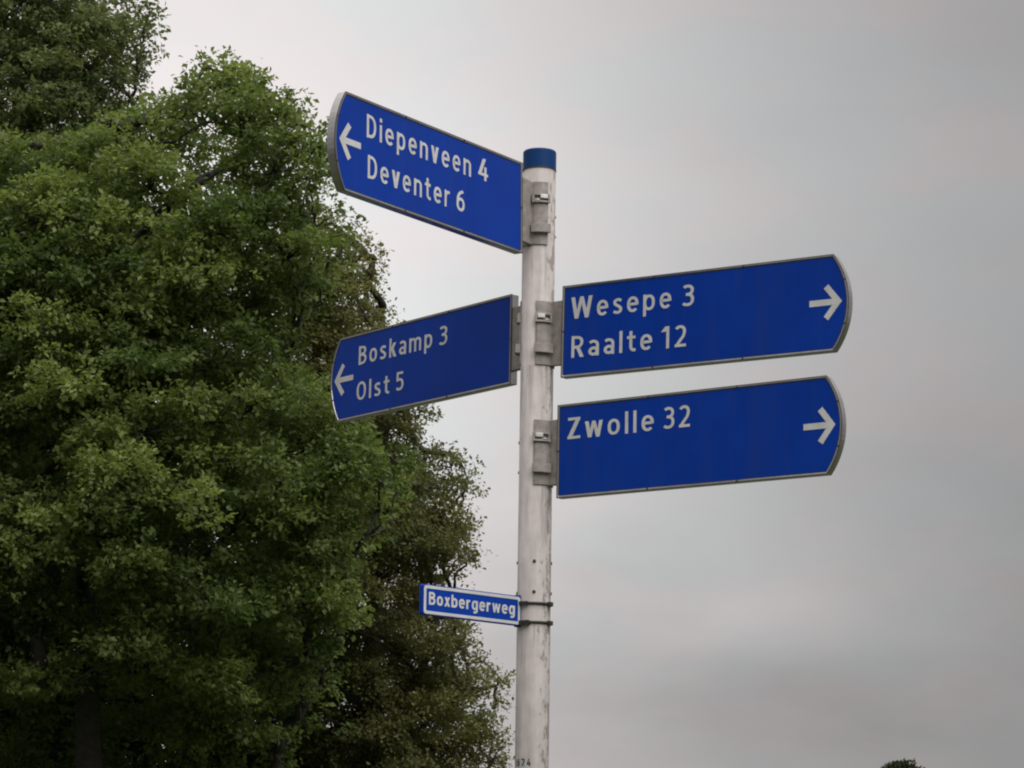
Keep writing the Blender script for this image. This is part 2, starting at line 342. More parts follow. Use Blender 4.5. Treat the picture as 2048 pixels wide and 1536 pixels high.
def ribbon(bm, pts, hw, y0, y1, closed, xf):
    n = len(pts); Lp, Rp = [], []
    for i in range(n):
        p = Vector(pts[i])
        a = Vector(pts[i-1]) if (i > 0 or closed) else None
        b = Vector(pts[(i+1) % n]) if (i < n-1 or closed) else None
        d1 = (p-a).normalized() if a is not None and (p-a).length > 1e-6 else None
        d2 = (b-p).normalized() if b is not None and (b-p).length > 1e-6 else None
        d1 = d1 or d2; d2 = d2 or d1
        n1 = Vector((-d1.y, d1.x)); n2 = Vector((-d2.y, d2.x)); m = n1+n2
        m = n1 if m.length < 1e-4 else m.normalized()
        k = hw/max(0.45, m.dot(n1))
        Lp.append(p+m*k); Rp.append(p-m*k)
    V = []
    for y in (y0, y1):
        V.append([bm.verts.new(xf(q.x, q.y, y)) for q in Lp]); V.append([bm.verts.new(xf(q.x, q.y, y)) for q in Rp])
    l0, r0, l1, r1 = V
    for i in range(n if closed else n-1):
        j = (i+1) % n
        bm.faces.new((l1[i], l1[j], r1[j], r1[i])); bm.faces.new((l0[i], l0[j], l1[j], l1[i])); bm.faces.new((r0[i], r1[i], r1[j], r0[j]))
    if not closed:
        bm.faces.new((l0[0], l1[0], r1[0], r0[0])); bm.faces.new((l0[-1], r0[-1], r1[-1], l1[-1]))
def lettering(name, text, x0, z0, x1, cap, y0, mat, parent, sx=1.0, hw=HW, wrap=None, spacew=0.30, trk=None):
    """one line of print: starts at x0, ends at x1, baseline z0; tracking is solved for the width"""
    adv = [spacew if c == ' ' else GLYPH[c][0] for c in text]
    gaps = len(text)-1
    if trk is None:
        trk = ((x1-x0)/(cap*sx) - sum(adv))/gaps
    elif gaps: sx = (x1-x0)/cap/(sum(adv) + trk*gaps)
    else: sx = (x1-x0)/cap/adv[0]
    bm = bmesh.new(); x = 0.0; k = 0
    for c, w in zip(text, adv):
        if c != ' ':
            for kind, pts in GLYPH[c][1]:
                k += 1; th = 0.0007 + 0.00012*(k % 6)
                def xf(u, v, y, x=x):
                    X, Z = x0 + (x+u)*cap*sx, z0 + v*cap
                    if wrap: return (wrap[0]*0 + (wrap[0]+y0-y)*math.cos(wrap[1]+X/wrap[0]), (wrap[0]+y0-y)*math.sin(wrap[1]+X/wrap[0]), Z)
                    return (X, y, Z)
                if kind == 'P':
                    a = [bm.verts.new(xf(p[0], p[1], y0)) for p in pts]; b = [bm.verts.new(xf(p[0], p[1], y0-th)) for p in pts]
                    bm.faces.new(b)
                    for i in range(4): bm.faces.new((a[i], a[(i+1) % 4], b[(i+1) % 4], b[i]))
                else:
                    ribbon(bm, pts, hw, y0, y0-th, kind == 'C', xf)
        x += w + trk
    return link(name, from_bm(name, bm), mat, parent)

# ------------------------------------------------------------------ signpost
R = 0.0585
ZTOP = 4.405
def lathe(bm, prof, seg=48):
    rings = [[bm.verts.new((r*math.cos(2*math.pi*k/seg), r*math.sin(2*math.pi*k/seg), z)) for k in range(seg)] for r, z in prof]
    for A, B in zip(rings, rings[1:]):
        for k in range(seg): bm.faces.new((A[k], A[(k+1) % seg], B[(k+1) % seg], B[k]))
    bm.faces.new(rings[0][::-1]); bm.faces.new(rings[-1])
post = empty('signpost')
tag(post, 'weathered white steel signpost with a blue band round its top', 'signpost')
bm = bmesh.new(); lathe(bm, [(R, -0.3), (R, ZTOP-0.064)])
link('pole', from_bm('pole', bm), M_POLE, post, True)
bm = bmesh.new(); lathe(bm, [(R-0.002, ZTOP-0.069), (R+0.0015, ZTOP-0.069), (R+0.0015, ZTOP-0.004), (R-0.001, ZTOP), (R-0.012, ZTOP+0.002)])
capo = link('pole_cap', from_bm('pole_cap', bm), M_CAP, post)
bm = bmesh.new(); lathe(bm, [(R+0.0005, ZTOP-0.0735), (R+0.0022, ZTOP-0.073), (R+0.0022, ZTOP-0.069), (R+0.0005, ZTOP-0.0685)])
link('cap_rim', from_bm('cap_rim', bm), M_DARK, capo)
def pole_z(px, py):
    d = ray(px, py); t = (CAM_D - R)/d.y
    return CAM.z + d.z*t
def rivet(angle, z, r=0.006, h=0.004, mat=M_DARK, name='rivet'):
    bm = bmesh.new(); seg = 12
    prof = [(r, -0.003), (r, h*0.4), (r*0.7, h*0.85), (0.001, h)]
    rings = [[bm.verts.new((R+hh, rr*math.cos(2*math.pi*k/seg), z+rr*math.sin(2*math.pi*k/seg))) for k in range(seg)] for rr, hh in prof]
    for A, B in zip(rings, rings[1:]):
        for k in range(seg): bm.faces.new((A[k], A[(k+1) % seg], B[(k+1) % seg], B[k]))
    bm.faces.new(rings[-1])
    bmesh.ops.rotate(bm, verts=bm.verts, cent=(0, 0, 0), matrix=Matrix.Rotation(angle, 3, 'Z'))
    return link(name, from_bm(name, bm), mat, post, True)
for px, py in ((1071, 1122), (1070, 1183)):
    z = pole_z(px, py)
    for a in (-90, 0, 90, 180):
        rivet(math.radians(a), z)
for py in (425, 465): rivet(math.radians(2), pole_z(1079, py), mat=M_BRACKET)
for py in (880, 940): rivet(math.radians(178), pole_z(1072, py), mat=M_BRACKET)
# number label near the foot of the picture
za = pole_z(1062, 1536); bm = bmesh.new()
a0, a1 = math.radians(-166), math.radians(-96); seg = 10
for zz in (za-0.012, za+0.034):
    for k in range(seg+1):
        a = a0+(a1-a0)*k/seg; bm.verts.new(((R+0.0006)*math.cos(a), (R+0.0006)*math.sin(a), zz))
bm.verts.ensure_lookup_table()
for k in range(seg): bm.faces.new((bm.verts[k], bm.verts[k+1], bm.verts[seg+2+k], bm.verts[seg+1+k]))
lab = link('number_label', from_bm('number_label', bm), M_STICKER, post)
lettering('lettering', '1624', math.radians(4)*R, za+0.0065, math.radians(72)*R, 0.026, 0.0012, M_BLACK, lab, sx=0.9, wrap=(R, a0), hw=0.09)

# ------------------------------------------------------------------ direction signs
SL, SH, BUL, ST = 1.06141, 0.33, 0.056, 0.0335
def outline(inset):
    """sign outline in (a, b): straight near end, bowed far end"""
    i = inset; h = SH/2
    c = (BUL*BUL - h*h)/(2*BUL); rad = BUL - c              # circle through the corners and the tip, centre at SL + c
    r2 = rad - i; top = h - i
    x_end = SL + c + math.sqrt(r2*r2 - top*top)
    amax = math.asin(top/r2); pts = [(i, -top), (x_end, -top)]
    for k in range(1, 20): a = -amax + 2*amax*k/20; pts.append((SL + c + r2*math.cos(a), r2*math.sin(a)))
    return pts + [(x_end, top), (i, top)]
def arc_pt(frac, inset):
    h = SH/2; c = (BUL*BUL - h*h)/(2*BUL); rad = BUL - c - inset; am = math.asin((h-inset)/rad); a = -am + 2*am*frac
    return (SL + c + rad*math.cos(a), rad*math.sin(a))

def direction_sign(th, z, r0, tau, label, lines, arrow):
    root = empty('direction_sign', (0, 0, z))
    tag(root, label, 'direction sign', 'direction signs bolted to the signpost')
    d = Vector((math.cos(th), math.sin(th), 0)); n = Vector((math.sin(th), -math.cos(th), 0))
    if n.y > 0: n = -n
    up = Vector((0, 0, 1))
    # local frame: +x reads to the right on the front face, -y is the front normal, +z up
    xr = up.cross(n)                                         # reading direction on the front face
    sgn = 1 if xr.dot(d) > 0 else -1
    ct, st = math.cos(tau), math.sin(tau)
    e_a = d*ct + up*st; e_b = -d*st + up*ct                  # tilted sign axes
    org = d*r0
    MX = Matrix((e_a*sgn, -n, e_b)).transposed().to_4x4()    # sign plate axes
    holder = Matrix.Translation(org) @ MX
    def L2(px, py):                                          # photo pixel -> (reading x, z) on the front face
        o = root.location + org + n*(ST/2); rd = ray(px, py)
        t = (o-CAM).dot(n)/rd.dot(n); p = CAM + rd*t - o
        return p.dot(e_a)*sgn, p.dot(e_b)
    def place(o): o.matrix_local = holder; return o
    F = lambda pts: [(p[0]*sgn, p[1]) for p in pts]
    yf = -ST/2
    bm = bmesh.new(); prism_bm(bm, F(outline(0.0045)), yf+0.0025, -yf-0.0025)
    face = place(link('sign_panel', from_bm('sign_panel', bm), M_BLUE, root))
    # frame: hollow rim round the panel
    bm = bmesh.new(); o_, i_ = F(outline(0.0)), F(outline(0.0072)); nn = len(o_)
    rings = [[bm.verts.new((p[0], y, p[1])) for p in pts] for pts, y in ((i_, yf+0.004), (i_, yf), (o_, yf), (o_, -yf), (i_, -yf), (i_, -yf-0.004))]
    for A, B in zip(rings, rings[1:]):
        for k in range(nn): bm.faces.new((A[k], A[(k+1) % nn], B[(k+1) % nn], B[k]))
    fme = from_bm('frame', bm)
    fr = place(link('frame', fme, M_ALU, root))
    bv = fr.modifiers.new('bevel', 'BEVEL'); bv.width = 0.0018; bv.segments = 2; bv.limit_method = 'ANGLE'
    # dark seam line between rim and panel, and the joint screws on the rim
    bm = bmesh.new(); a_, b_ = F(outline(0.0072)), F(outline(0.0098))
    ra = [bm.verts.new((p[0], yf+0.0018, p[1])) for p in a_]; rb = [bm.verts.new((p[0], yf+0.0018, p[1])) for p in b_]
    for k in range(nn): bm.faces.new((ra[k], ra[(k+1) % nn], rb[(k+1) % nn], rb[k]))
    place(link('gasket', from_bm('gasket', bm), M_DARK, root))
    bm = bmesh.new(); a_, b_ = F(outline(-0.0006)), F(outline(0.0017))  # added dark ring, stands for the shaded outer edge of the rim
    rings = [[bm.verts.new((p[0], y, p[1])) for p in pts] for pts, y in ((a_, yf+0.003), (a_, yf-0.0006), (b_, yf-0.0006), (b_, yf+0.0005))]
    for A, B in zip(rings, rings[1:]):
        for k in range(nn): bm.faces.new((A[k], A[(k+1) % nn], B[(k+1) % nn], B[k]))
    place(link('edge_shade_ring', from_bm('edge_shade_ring', bm), M_EDGE_SHADE, root))
    spots = [(SL*f, s*(SH/2-0.0038), 0) for f in (0.35, 0.68) for s in (1, -1)] + [(*arc_pt(f, 0.0038), 1) for f in (0.28, 0.72)] + [(0.0038, 0.0, 1)]
    for (a, b, vert) in spots:
        bm = bmesh.new(); w, hgt = (0.0042, 0.0025) if vert else (0.0025, 0.0042)
        box_bm(bm, (a*sgn-w, yf-0.0012, b-hgt), (a*sgn+w, yf+0.002, b+hgt))
        place(link('screw', from_bm('screw', bm), M_DARK, fr)); COL.objects[-1]
    for sc in [c for c in fr.children]: sc.matrix_local = Matrix.Identity(4)
    # lettering
    for text, p_start, p_end, capH in lines:
        x0, z0 = L2(*p_start); x1, z1 = L2(*p_end)
        zb = (z0+z1)/2
        place(link_line(text, x0, zb, x1, capH, yf+0.0025, root))
    # arrow
    tip, tail, wu, wl = [L2(*p) for p in arrow]
    bm = bmesh.new(); ah = 0.0105
    zc = (tip[1]+tail[1])/2; s2 = 1 if tip[0] > tail[0] else -1
    ln = abs(tip[0]-tail[0]); hx = (abs(tip[0]-wu[0])+abs(tip[0]-wl[0]))/2; hz = abs(wu[1]-wl[1])/2
    y1 = yf+0.0025
    ident = lambda off: (lambda u, v, y: (tip[0]+s2*u, y-off*(y < y1-1e-5), zc+v))
    k = 0.0125
    ribbon(bm, [(-hx, hz), (-k, 0), (-hx, -hz)], ah, y1, y1-0.0008, False, ident(0))
    ribbon(bm, [(-ln, 0), (-k*1.2, 0)], ah, y1, y1-0.001, False, ident(0))
    place(link('arrow', from_bm('arrow', bm), M_WHITE, root))
    # bracket: two bent jaws that grip the pole, joined to the near end of the sign
    jaw_h = 0.232
    for s in (1, -1):
        t0 = 0.0045; inner, outer = [], []
        for k2 in range(11):
            a = math.radians(8 + 56*k2/10)
            inner.append(((R-0.001)*math.cos(a), (R-0.001)*math.sin(a)))
            outer.append(((R+t0)*math.cos(a), (R+t0)*math.sin(a)))
        prof = [(r0+0.001, 0.0006), (R+0.001, 0.0006)] + inner + outer[::-1] + [(r0+0.001, 0.0125)]
        bm = bmesh.new(); vprism_bm(bm, prof, -jaw_h/2, jaw_h/2)
        # local (x along d, y along n*s)
        JM = Matrix((d, n*s, up)).transposed().to_4x4()
        jw = link('bracket_jaw', None if False else from_bm('bracket_jaw', bm), M_BRACKET, root)
        jw.matrix_local = JM
        bv = jw.modifiers.new('bevel', 'BEVEL'); bv.width = 0.0015; bv.segments = 2; bv.limit_method = 'ANGLE'
        def sector(bm, aa0, aa1, ri, ro, zlo, zhi, q=8):
            pin = [(ri*math.cos(a), ri*math.sin(a)) for a in (math.radians(aa0+(aa1-aa0)*i/q) for i in range(q+1))]
            pou = [(ro*math.cos(a), ro*math.sin(a)) for a in (math.radians(aa0+(aa1-aa0)*i/q) for i in range(q+1))]
            vprism_bm(bm, pin + pou[::-1], zlo, zhi)
        def sub(bm, nm, mat):
            o = link(nm, from_bm(nm, bm), mat, jw); bb = o.modifiers.new('bevel', 'BEVEL'); bb.width = 0.0012; bb.segments = 2; bb.limit_method = 'ANGLE'; return o
        # raised middle plate, lower plain lug, upper open lug with its bolt
        bm = bmesh.new(); sector(bm, 15, 60, R+t0-0.001, R+t0+0.003, -0.040, 0.034); sub(bm, 'pad', M_BRACKET)
        bm = bmesh.new(); sector(bm, 12, 66, R+t0-0.001, R+t0+0.017, -0.074, -0.042); sub(bm, 'lug', M_BRACKET)
        bm = bmesh.new()
        sector(bm, 12, 66, R+t0-0.001, R+t0+0.012, 0.0365, 0.043)
        sector(bm, 12, 66, R+t0-0.001, R+t0+0.010, 0.063, 0.070)
        sector(bm, 12, 19, R+t0-0.001, R+t0+0.011, 0.0425, 0.0635, 2); sector(bm, 59, 66, R+t0-0.001, R+t0+0.011, 0.0425, 0.0635, 2)
        sub(bm, 'lug', M_BRACKET)
        bm = bmesh.new(); sector(bm, 36, 58, R+t0-0.001, R+t0+0.011, 0.052, 0.066, 4); sector(bm, 20, 34, R+t0-0.001, R+t0+0.008, 0.045, 0.050, 4); sub(bm, 'bolt', M_BRIGHT)
    return root
def link_line(text, x0, z0, x1, cap, y, root):
    return lettering('lettering', text, x0, z0, x1, cap, y, M_WHITE, root, hw=0.063, trk=0.20)

direction_sign(4.14534, 4.16184, 0.13521, -0.02423,
    'blue direction sign reading Diepenveen 4 and Deventer 6, highest on the post', [
    ('Diepenveen', (734, 276), (943, 352), 0.079), ('4', (957.5, 356.5), (977, 364.5), 0.079), ('Deventer', (736, 357), (901, 414.5), 0.079), ('6', (913.5, 419.5), (930.5, 426), 0.079)],
    ((680, 275.5), (722.5, 293), (699, 250), (701, 319)))
direction_sign(2.25897, 3.73303, 0.12962, 0.00754,
    'blue direction sign reading Boskamp 3 and Olst 5, pointing away over the trees', [
    ('Boskamp', (716, 730), (863.5, 695), 0.074), ('3', (877, 692), (893.5, 688), 0.074), ('Olst', (711.5, 802), (777.5, 787), 0.074), ('5', (790.5, 783), (805.5, 779.5), 0.074)],
    ((668.4, 763), (705.5, 754), (687, 730), (684, 789)))
direction_sign(-0.56385, 3.72427, 0.11263, -0.01334,
    'blue direction sign reading Wesepe 3 and Raalte 12, with a right arrow', [
    ('Wesepe', (1141, 637), (1342, 617), 0.078), ('3', (1363.5, 614), (1387.5, 611), 0.078), ('Raalte', (1141.3, 715), (1303.5, 700), 0.078), ('12', (1323.5, 697.5), (1371.5, 693), 0.078)],
    ((1682.8, 601.3), (1618.4, 608.3), (1651, 573), (1652, 637)))
direction_sign(-0.59130, 3.29511, 0.10095, -0.00319,
    'blue direction sign reading Zwolle 32 on a single line, lowest large sign', [
    ('Zwolle', (1134.3, 878.5), (1307, 862), 0.078), ('32', (1326, 859), (1379.5, 853.5), 0.078)],
    ((1669.8, 848.5), (1606.5, 854.5), (1639, 817), (1640.6, 884)))

# ------------------------------------------------------------------ street name sign
th, zs, PL, PH = 3.89299, 2.73577, 0.44915, 0.10306
sroot = empty('street_name_sign', (0, 0, zs))
tag(sroot, 'small blue street name plate reading Boxbergerweg with white rounded border', 'street sign')
d = Vector((math.cos(th), math.sin(th), 0)); n = Vector((math.sin(th), -math.cos(th), 0)); n = -n if n.y > 0 else n
xr = Vector((0, 0, 1)).cross(n)
HM = Matrix.Translation(d*(R+0.003)) @ Matrix((xr, -n, Vector((0, 0, 1)))).transposed().to_4x4()
def rrect(i, rad, q=6):
    x0, x1, z0, z1 = -PL+i, -i, -PH/2+i, PH/2-i; out = []
    for cx, cz, a in ((x1-rad, z1-rad, 0), (x0+rad, z1-rad, 90), (x0+rad, z0+rad, 180), (x1-rad, z0+rad, 270)):
        for k in range(q+1): t = math.radians(a+90*k/q); out.append((cx+rad*math.cos(t), cz+rad*math.sin(t)))
    return out
bm = bmesh.new(); prism_bm(bm, rrect(0, 0.008), 0.0, 0.020)
pl = link('plate', from_bm('plate', bm), M_STREETBLUE, sroot); pl.matrix_local = HM
bv = pl.modifiers.new('bevel', 'BEVEL'); bv.width = 0.0015; bv.segments = 2; bv.limit_method = 'ANGLE'
bm = bmesh.new(); o_, i_ = rrect(0.0035, 0.010), rrect(0.0135, 0.005); nn = len(o_)
rings = [[bm.verts.new((p[0], y, p[1])) for p in pts] for pts, y in ((o_, 0.0005), (o_, -0.0008), (i_, -0.0008), (i_, 0.0005))]
for A, B in zip(rings, rings[1:]):
    for k in range(nn): bm.faces.new((A[k], A[(k+1) % nn], B[(k+1) % nn], B[k]))
bo = link('border', from_bm('border', bm), M_WHITE, sroot); bo.matrix_local = HM
def S2(px, py):
    o = sroot.location + d*(R+0.003); rd = ray(px, py); p = CAM + rd*((o-CAM).dot(n)/rd.dot(n)) - o
    return p.dot(xr), p.z
x0, z0 = S2(857.5, 1209.5); x1, z1 = S2(1029, 1230.5)
tx = lettering('lettering', 'Boxbergerweg', x0, (z0+z1)/2+0.001, x1, 0.043, -0.0002, M_WHITE, sroot, hw=0.085, trk=0.15); tx.matrix_local = HM
# back rail of the plate and the two pole clamps
bm = bmesh.new(); box_bm(bm, (-0.014, 0.004, -PH/2-0.004), (0.004, 0.018, PH/2+0.004))
ra = link('end_rail', from_bm('end_rail', bm), M_DARK, sroot); ra.matrix_local = HM
for py, kind in ((1206, 0), (1244, 1)):
    zc = pole_z(1068, py) - zs
    bm = bmesh.new(); q = 36
    tube(bm, [((R+0.003)*math.cos(2*math.pi*k/q), (R+0.003)*math.sin(2*math.pi*k/q), zc) for k in range(q)], 0.0048, 8, True)
    cl = link('pole_clamp', from_bm('pole_clamp', bm), M_DARK, sroot, True)
    bm = bmesh.new(); box_bm(bm, (R-0.006, -0.012, zc-0.007), (R+0.013, 0.010, zc+0.007))
    bmesh.ops.rotate(bm, verts=bm.verts, cent=(0, 0, 0), matrix=Matrix.Rotation(math.radians(-28), 3, 'Z'))
    link('clamp_nut', from_bm('clamp_nut', bm), M_DARK, cl)
    bm = bmesh.new(); box_bm(bm, (R-0.004, -0.018, zc-0.007-0.004*kind), (R+0.012, 0.014+0.006*kind, zc+0.006))
    bmesh.ops.rotate(bm, verts=bm.verts, cent=(0, 0, 0), matrix=Matrix.Rotation(math.radians(-122), 3, 'Z'))
    link('clamp_nut', from_bm('clamp_nut', bm), M_DARK, cl)

# ------------------------------------------------------------------ trees
def inside(poly, x, y):
    c = False; n = len(poly); j = n-1
    for i in range(n):
        xi, yi = poly[i]; xj, yj = poly[j]
        if (yi > y) != (yj > y) and x < (xj-xi)*(y-yi)/(yj-yi)+xi: c = not c
        j = i
    return c
def edge_dist(poly, x, y):
    best = 1e9
    for (ax, ay), (bx, by) in zip(poly, poly[1:]+poly[:1]):
        dx, dy = bx-ax, by-ay; l = dx*dx+dy*dy
        t = max(0, min(1, ((x-ax)*dx+(y-ay)*dy)/l)) if l else 0
        best = min(best, math.hypot(x-ax-dx*t, y-ay-dy*t))
    return best
def unit(v): return v/np.linalg.norm(v, axis=-1, keepdims=True)
def build_leaves(name, clumps, leaf, mat, parent, density, spread=0.058, tone_mid=0.45, droop=0.35):
    """clumps: (centre, radius, tone). Sprays of leaves sit round twig ends on and in each clump."""
    P, A, NN, S, T = [], [], [], [], []
    for c, r, tone, dm in clumps:
        nl = int(dm*density*math.pi*r*r/(leaf*leaf*0.36))
        ntw = max(4, nl//15)
        dv = unit(RNG.normal(size=(ntw, 3))); dv[:, 2] = np.where((dv[:, 2] < -0.35), -dv[:, 2]*0.6, dv[:, 2]); dv = unit(dv)
        rho = r*(RNG.random(ntw)**0.45)*(1+0.35*(RNG.random(ntw)>0.86))
        lump = 1 + 0.28*np.sin(dv[:, 0]*5+tone*40)*np.sin(dv[:, 1]*4+tone*77)+0.22*np.sin(dv[:, 2]*6+tone*19)
        end = np.array(c) + dv*(rho*lump)[:, None]*np.array([1.05, 1.05, 0.8])
        idx = RNG.integers(0, ntw, nl)
        tw = dv[idx] + RNG.normal(size=(nl, 3))*0.35
        pos = end[idx] + RNG.normal(size=(nl, 3))*spread*np.array([1, 1, .7])
        ax = unit(tw*0.8 + RNG.normal(size=(nl, 3))*0.6 + np.array([0, 0, -droop]))
        nn = unit(dv[idx]*0.55 + np.array([0, 0, 0.75]) + RNG.normal(size=(nl, 3))*0.5)
        P.append(pos); A.append(ax); NN.append(nn); S.append(leaf*(0.55+0.85*RNG.random(nl)**1.3))
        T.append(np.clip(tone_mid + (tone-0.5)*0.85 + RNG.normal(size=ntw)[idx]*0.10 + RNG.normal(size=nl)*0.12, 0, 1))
    P, A, NN, S, T = map(np.concatenate, (P, A, NN, S, T))
    B = unit(np.cross(NN, A)); NN = np.cross(A, B); n = len(P)
    # leaf: base, two shoulders, tip; folded on the midrib
    wid = 0.24 + 0.14*RNG.random(n)
    V = np.empty((n, 4, 3))
    SA = S[:, None]
    V[:, 0] = P
    V[:, 1] = P + SA*(0.56*A + wid[:, None]*B + 0.10*NN)
    V[:, 2] = P + SA*(A - 0.06*NN)
    V[:, 3] = P + SA*(0.56*A - wid[:, None]*B + 0.10*NN)
    V = V.reshape(-1, 3).astype(np.float32)
    base = (np.arange(n)*4)[:, None]
    loops = np.concatenate([base+np.array([[0, 2, 1]]), base+np.array([[0, 3, 2]])], axis=1).reshape(-1).astype(np.int32)
    me = bpy.data.meshes.new(name)
    me.vertices.add(n*4); me.vertices.foreach_set('co', V.reshape(-1))
    me.loops.add(n*6); me.loops.foreach_set('vertex_index', loops)
    me.polygons.add(n*2); me.polygons.foreach_set('loop_start', (np.arange(n*2)*3).astype(np.int32))
    at_ = me.attributes.new('tone', 'FLOAT', 'POINT'); at_.data.foreach_set('value', np.repeat(T, 4).astype(np.float32))
    me.update(calc_edges=True)
    o = link(name, me, mat, parent); o['kind'] = 'stuff'
    return n
def build_wood(root, base, frames, trunk_r, crown_low, lean=(0, 0)):
    """trunk plus a branching frame that reaches every clump"""
    clumps = frames; top = max(c[0][2] for c in clumps)
    nodes = []; H = top*0.86
    for k in range(13):
        t = k/12; z = H*t
        nodes.append([Vector((base.x + lean[0]*t + 0.16*math.sin(5*t+base.x), base.y + lean[1]*t + 0.14*math.cos(4*t+base.y), z)), k-1, 0.0])
    nt_ = len(nodes)
    ax = [nd[0] for nd in nodes]
    kids_of = {}
    order = sorted(clumps, key=lambda c: min((Vector(c[0])-a).length for a in ax))
    for c in order:
        p = Vector(c[0]); best, bi = 1e9, 0
        for i, nd in enumerate(nodes):
            if nd[0].z < crown_low: continue
            v = p - nd[0]; w = v.length + 0.55*max(0, nd[0].z + 0.25*v.length - p.z)
            if w < best: best, bi = w, i
        nodes.append([p, bi, 0.0]); kids_of[len(nodes)-1] = c[1]
    cnt = [1.0]*len(nodes)
    for i in range(len(nodes)-1, nt_-1, -1): cnt[nodes[i][1]] += cnt[i]
    bm = bmesh.new()
    tr = [trunk_r*(1.25 if k == 0 else 1.0)*(1-0.86*(k/12)**0.9) + 0.02 for k in range(13)]
    pts = [nd[0].copy() for nd in nodes[:13]]; pts[0].z = -0.2
    tube(bm, pts, tr, 14)
    link('trunk', from_bm('trunk', bm), M_BARK, root, True)
    bm = bmesh.new(); rr = random.Random(3)
    for i in range(nt_, len(nodes)):
        p1 = nodes[i][0]; p0 = nodes[nodes[i][1]][0]; Ln = (p1-p0).length
        if Ln < 0.02: continue
        r1 = min(0.13, 0.011*cnt[i]**0.5); r0 = min(0.16, r1*1.35)
        mid1 = p0.lerp(p1, 0.35) + Vector((rr.gauss(0, 1), rr.gauss(0, 1), rr.gauss(0.3, 1)))*0.07*Ln
        mid2 = p0.lerp(p1, 0.7) + Vector((rr.gauss(0, 1), rr.gauss(0, 1), rr.gauss(0.5, 1)))*0.06*Ln
        tube(bm, [p0, mid1, mid2, p1], [r0, r0*.9, r1*1.05, r1], 6)
        for q in kids_of[i]:                                 # twigs fanning out to the bough's clumps
            q = Vector(q); md = p1.lerp(q, .55) + Vector((rr.gauss(0, 1), rr.gauss(0, 1), rr.gauss(0, 1)))*0.12*(q-p1).length
            tube(bm, [p1, md, q], [0.014, 0.009, 0.004], 3)
    o = link('branches', from_bm('branches', bm), M_BARK, root, True); o['kind'] = 'stuff'
def ragged(poly, rr, sig=15):
    dense = []
    for (ax, ay), (bx, by) in zip(poly, poly[1:]+poly[:1]):
        k_ = max(1, int(math.hypot(bx-ax, by-ay)/42)); nx, ny = (by-ay), -(bx-ax); ln = math.hypot(nx, ny) or 1
        for j in range(k_):
            t = j/k_; off = rr.gauss(0, sig); dense.append((ax+(bx-ax)*t+nx/ln*off, ay+(by-ay)*t+ny/ln*off))
    return dense
def make_clumps(poly, Y, bough_px, clump_px, depth, seed, holes=(), recede=None, edge_air=0.5, spacing=0.92, fill=True):
    """crown volume: boughs spread over the rounded front and back of the crown, each a dome of small clumps"""
    rr = random.Random(seed); scale = (Y+CAM_D)/FPX
    poly = ragged(poly, rr)
    xs = [p[0] for p in poly]; ys = [p[1] for p in poly]
    boughs = []
    def surf(e): return depth*math.sqrt(max(0.0, 1-(1-min(1, e*scale/depth/1.1))**2))
    for k in range(9000):
        x, y = rr.uniform(min(xs), max(xs)), rr.uniform(min(ys), max(ys))
        if not inside(poly, x, y): continue
        e = edge_dist(poly, x, y); r = rr.uniform(*bough_px)
        if e < r*0.95: r = max(clump_px[0], e*0.95)
        if e < r*0.9: continue
        face = -1 if k % 3 else 1
        sd = surf(e); dy = face*max(0.0, sd - r*scale*0.3)*rr.uniform(0.62, 1.08)
        if recede and y > recede[0] and face < 0: dy += (y-recede[0])/350*recede[1]
        if face < 0 and any(math.hypot(x-hx, y-hy) < hr + r*0.55 for hx, hy, hr in holes): continue
        if any((x-a[0])**2 + (y-a[1])**2 + ((dy-a[3])/scale)**2 < (spacing*0.5*(r+a[2]))**2 for a in boughs): continue
        boughs.append((x, y, r, dy, e, face))
    out = []
    frames = []
    for x, y, r, dy, e, face in boughs:
        c = at(x, y, Y+dy); R_ = r*scale; tone = rr.random()
        if c.z < 0.9: continue
        n = max(1, int(1.35*(r/clump_px[0])**1.7))
        air = edge_air if e < 95 else 1.0
        if face > 0: air *= 0.50
        if x < -90-r or y < -90-r or y > 1620+r: air *= 0.30
        kids = []; frames.append(((c.x, c.y, c.z), kids))
        if n < 3: out.append(((c.x, c.y, c.z), R_, tone, air)); continue
        for k in range(n):
            v = Vector((rr.gauss(0, 1), rr.gauss(0, 1), rr.gauss(0.25, 0.9))).normalized()
            if v.z < -0.45: v.z *= -0.7
            q = rr.uniform(0.55, 0.95) if rr.random() < 0.8 else rr.uniform(0, 0.5)
            cr = rr.uniform(*clump_px)*scale
            kids.append((c.x+v.x*R_*q, c.y+v.y*R_*q, c.z+v.z*R_*q*0.75))
            out.append(((c.x+v.x*R_*q*1.05, c.y+v.y*R_*q*1.05, c.z+v.z*R_*q*0.78), cr, min(1, max(0, tone+rr.gauss(0, .12))), air))
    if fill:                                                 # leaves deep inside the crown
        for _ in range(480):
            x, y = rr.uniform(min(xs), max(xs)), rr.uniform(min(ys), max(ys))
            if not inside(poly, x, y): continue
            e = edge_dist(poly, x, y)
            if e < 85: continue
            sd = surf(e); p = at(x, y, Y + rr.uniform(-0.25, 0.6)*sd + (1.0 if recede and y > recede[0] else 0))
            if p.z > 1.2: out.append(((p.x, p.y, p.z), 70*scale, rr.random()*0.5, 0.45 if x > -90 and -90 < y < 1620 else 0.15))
    return out, frames

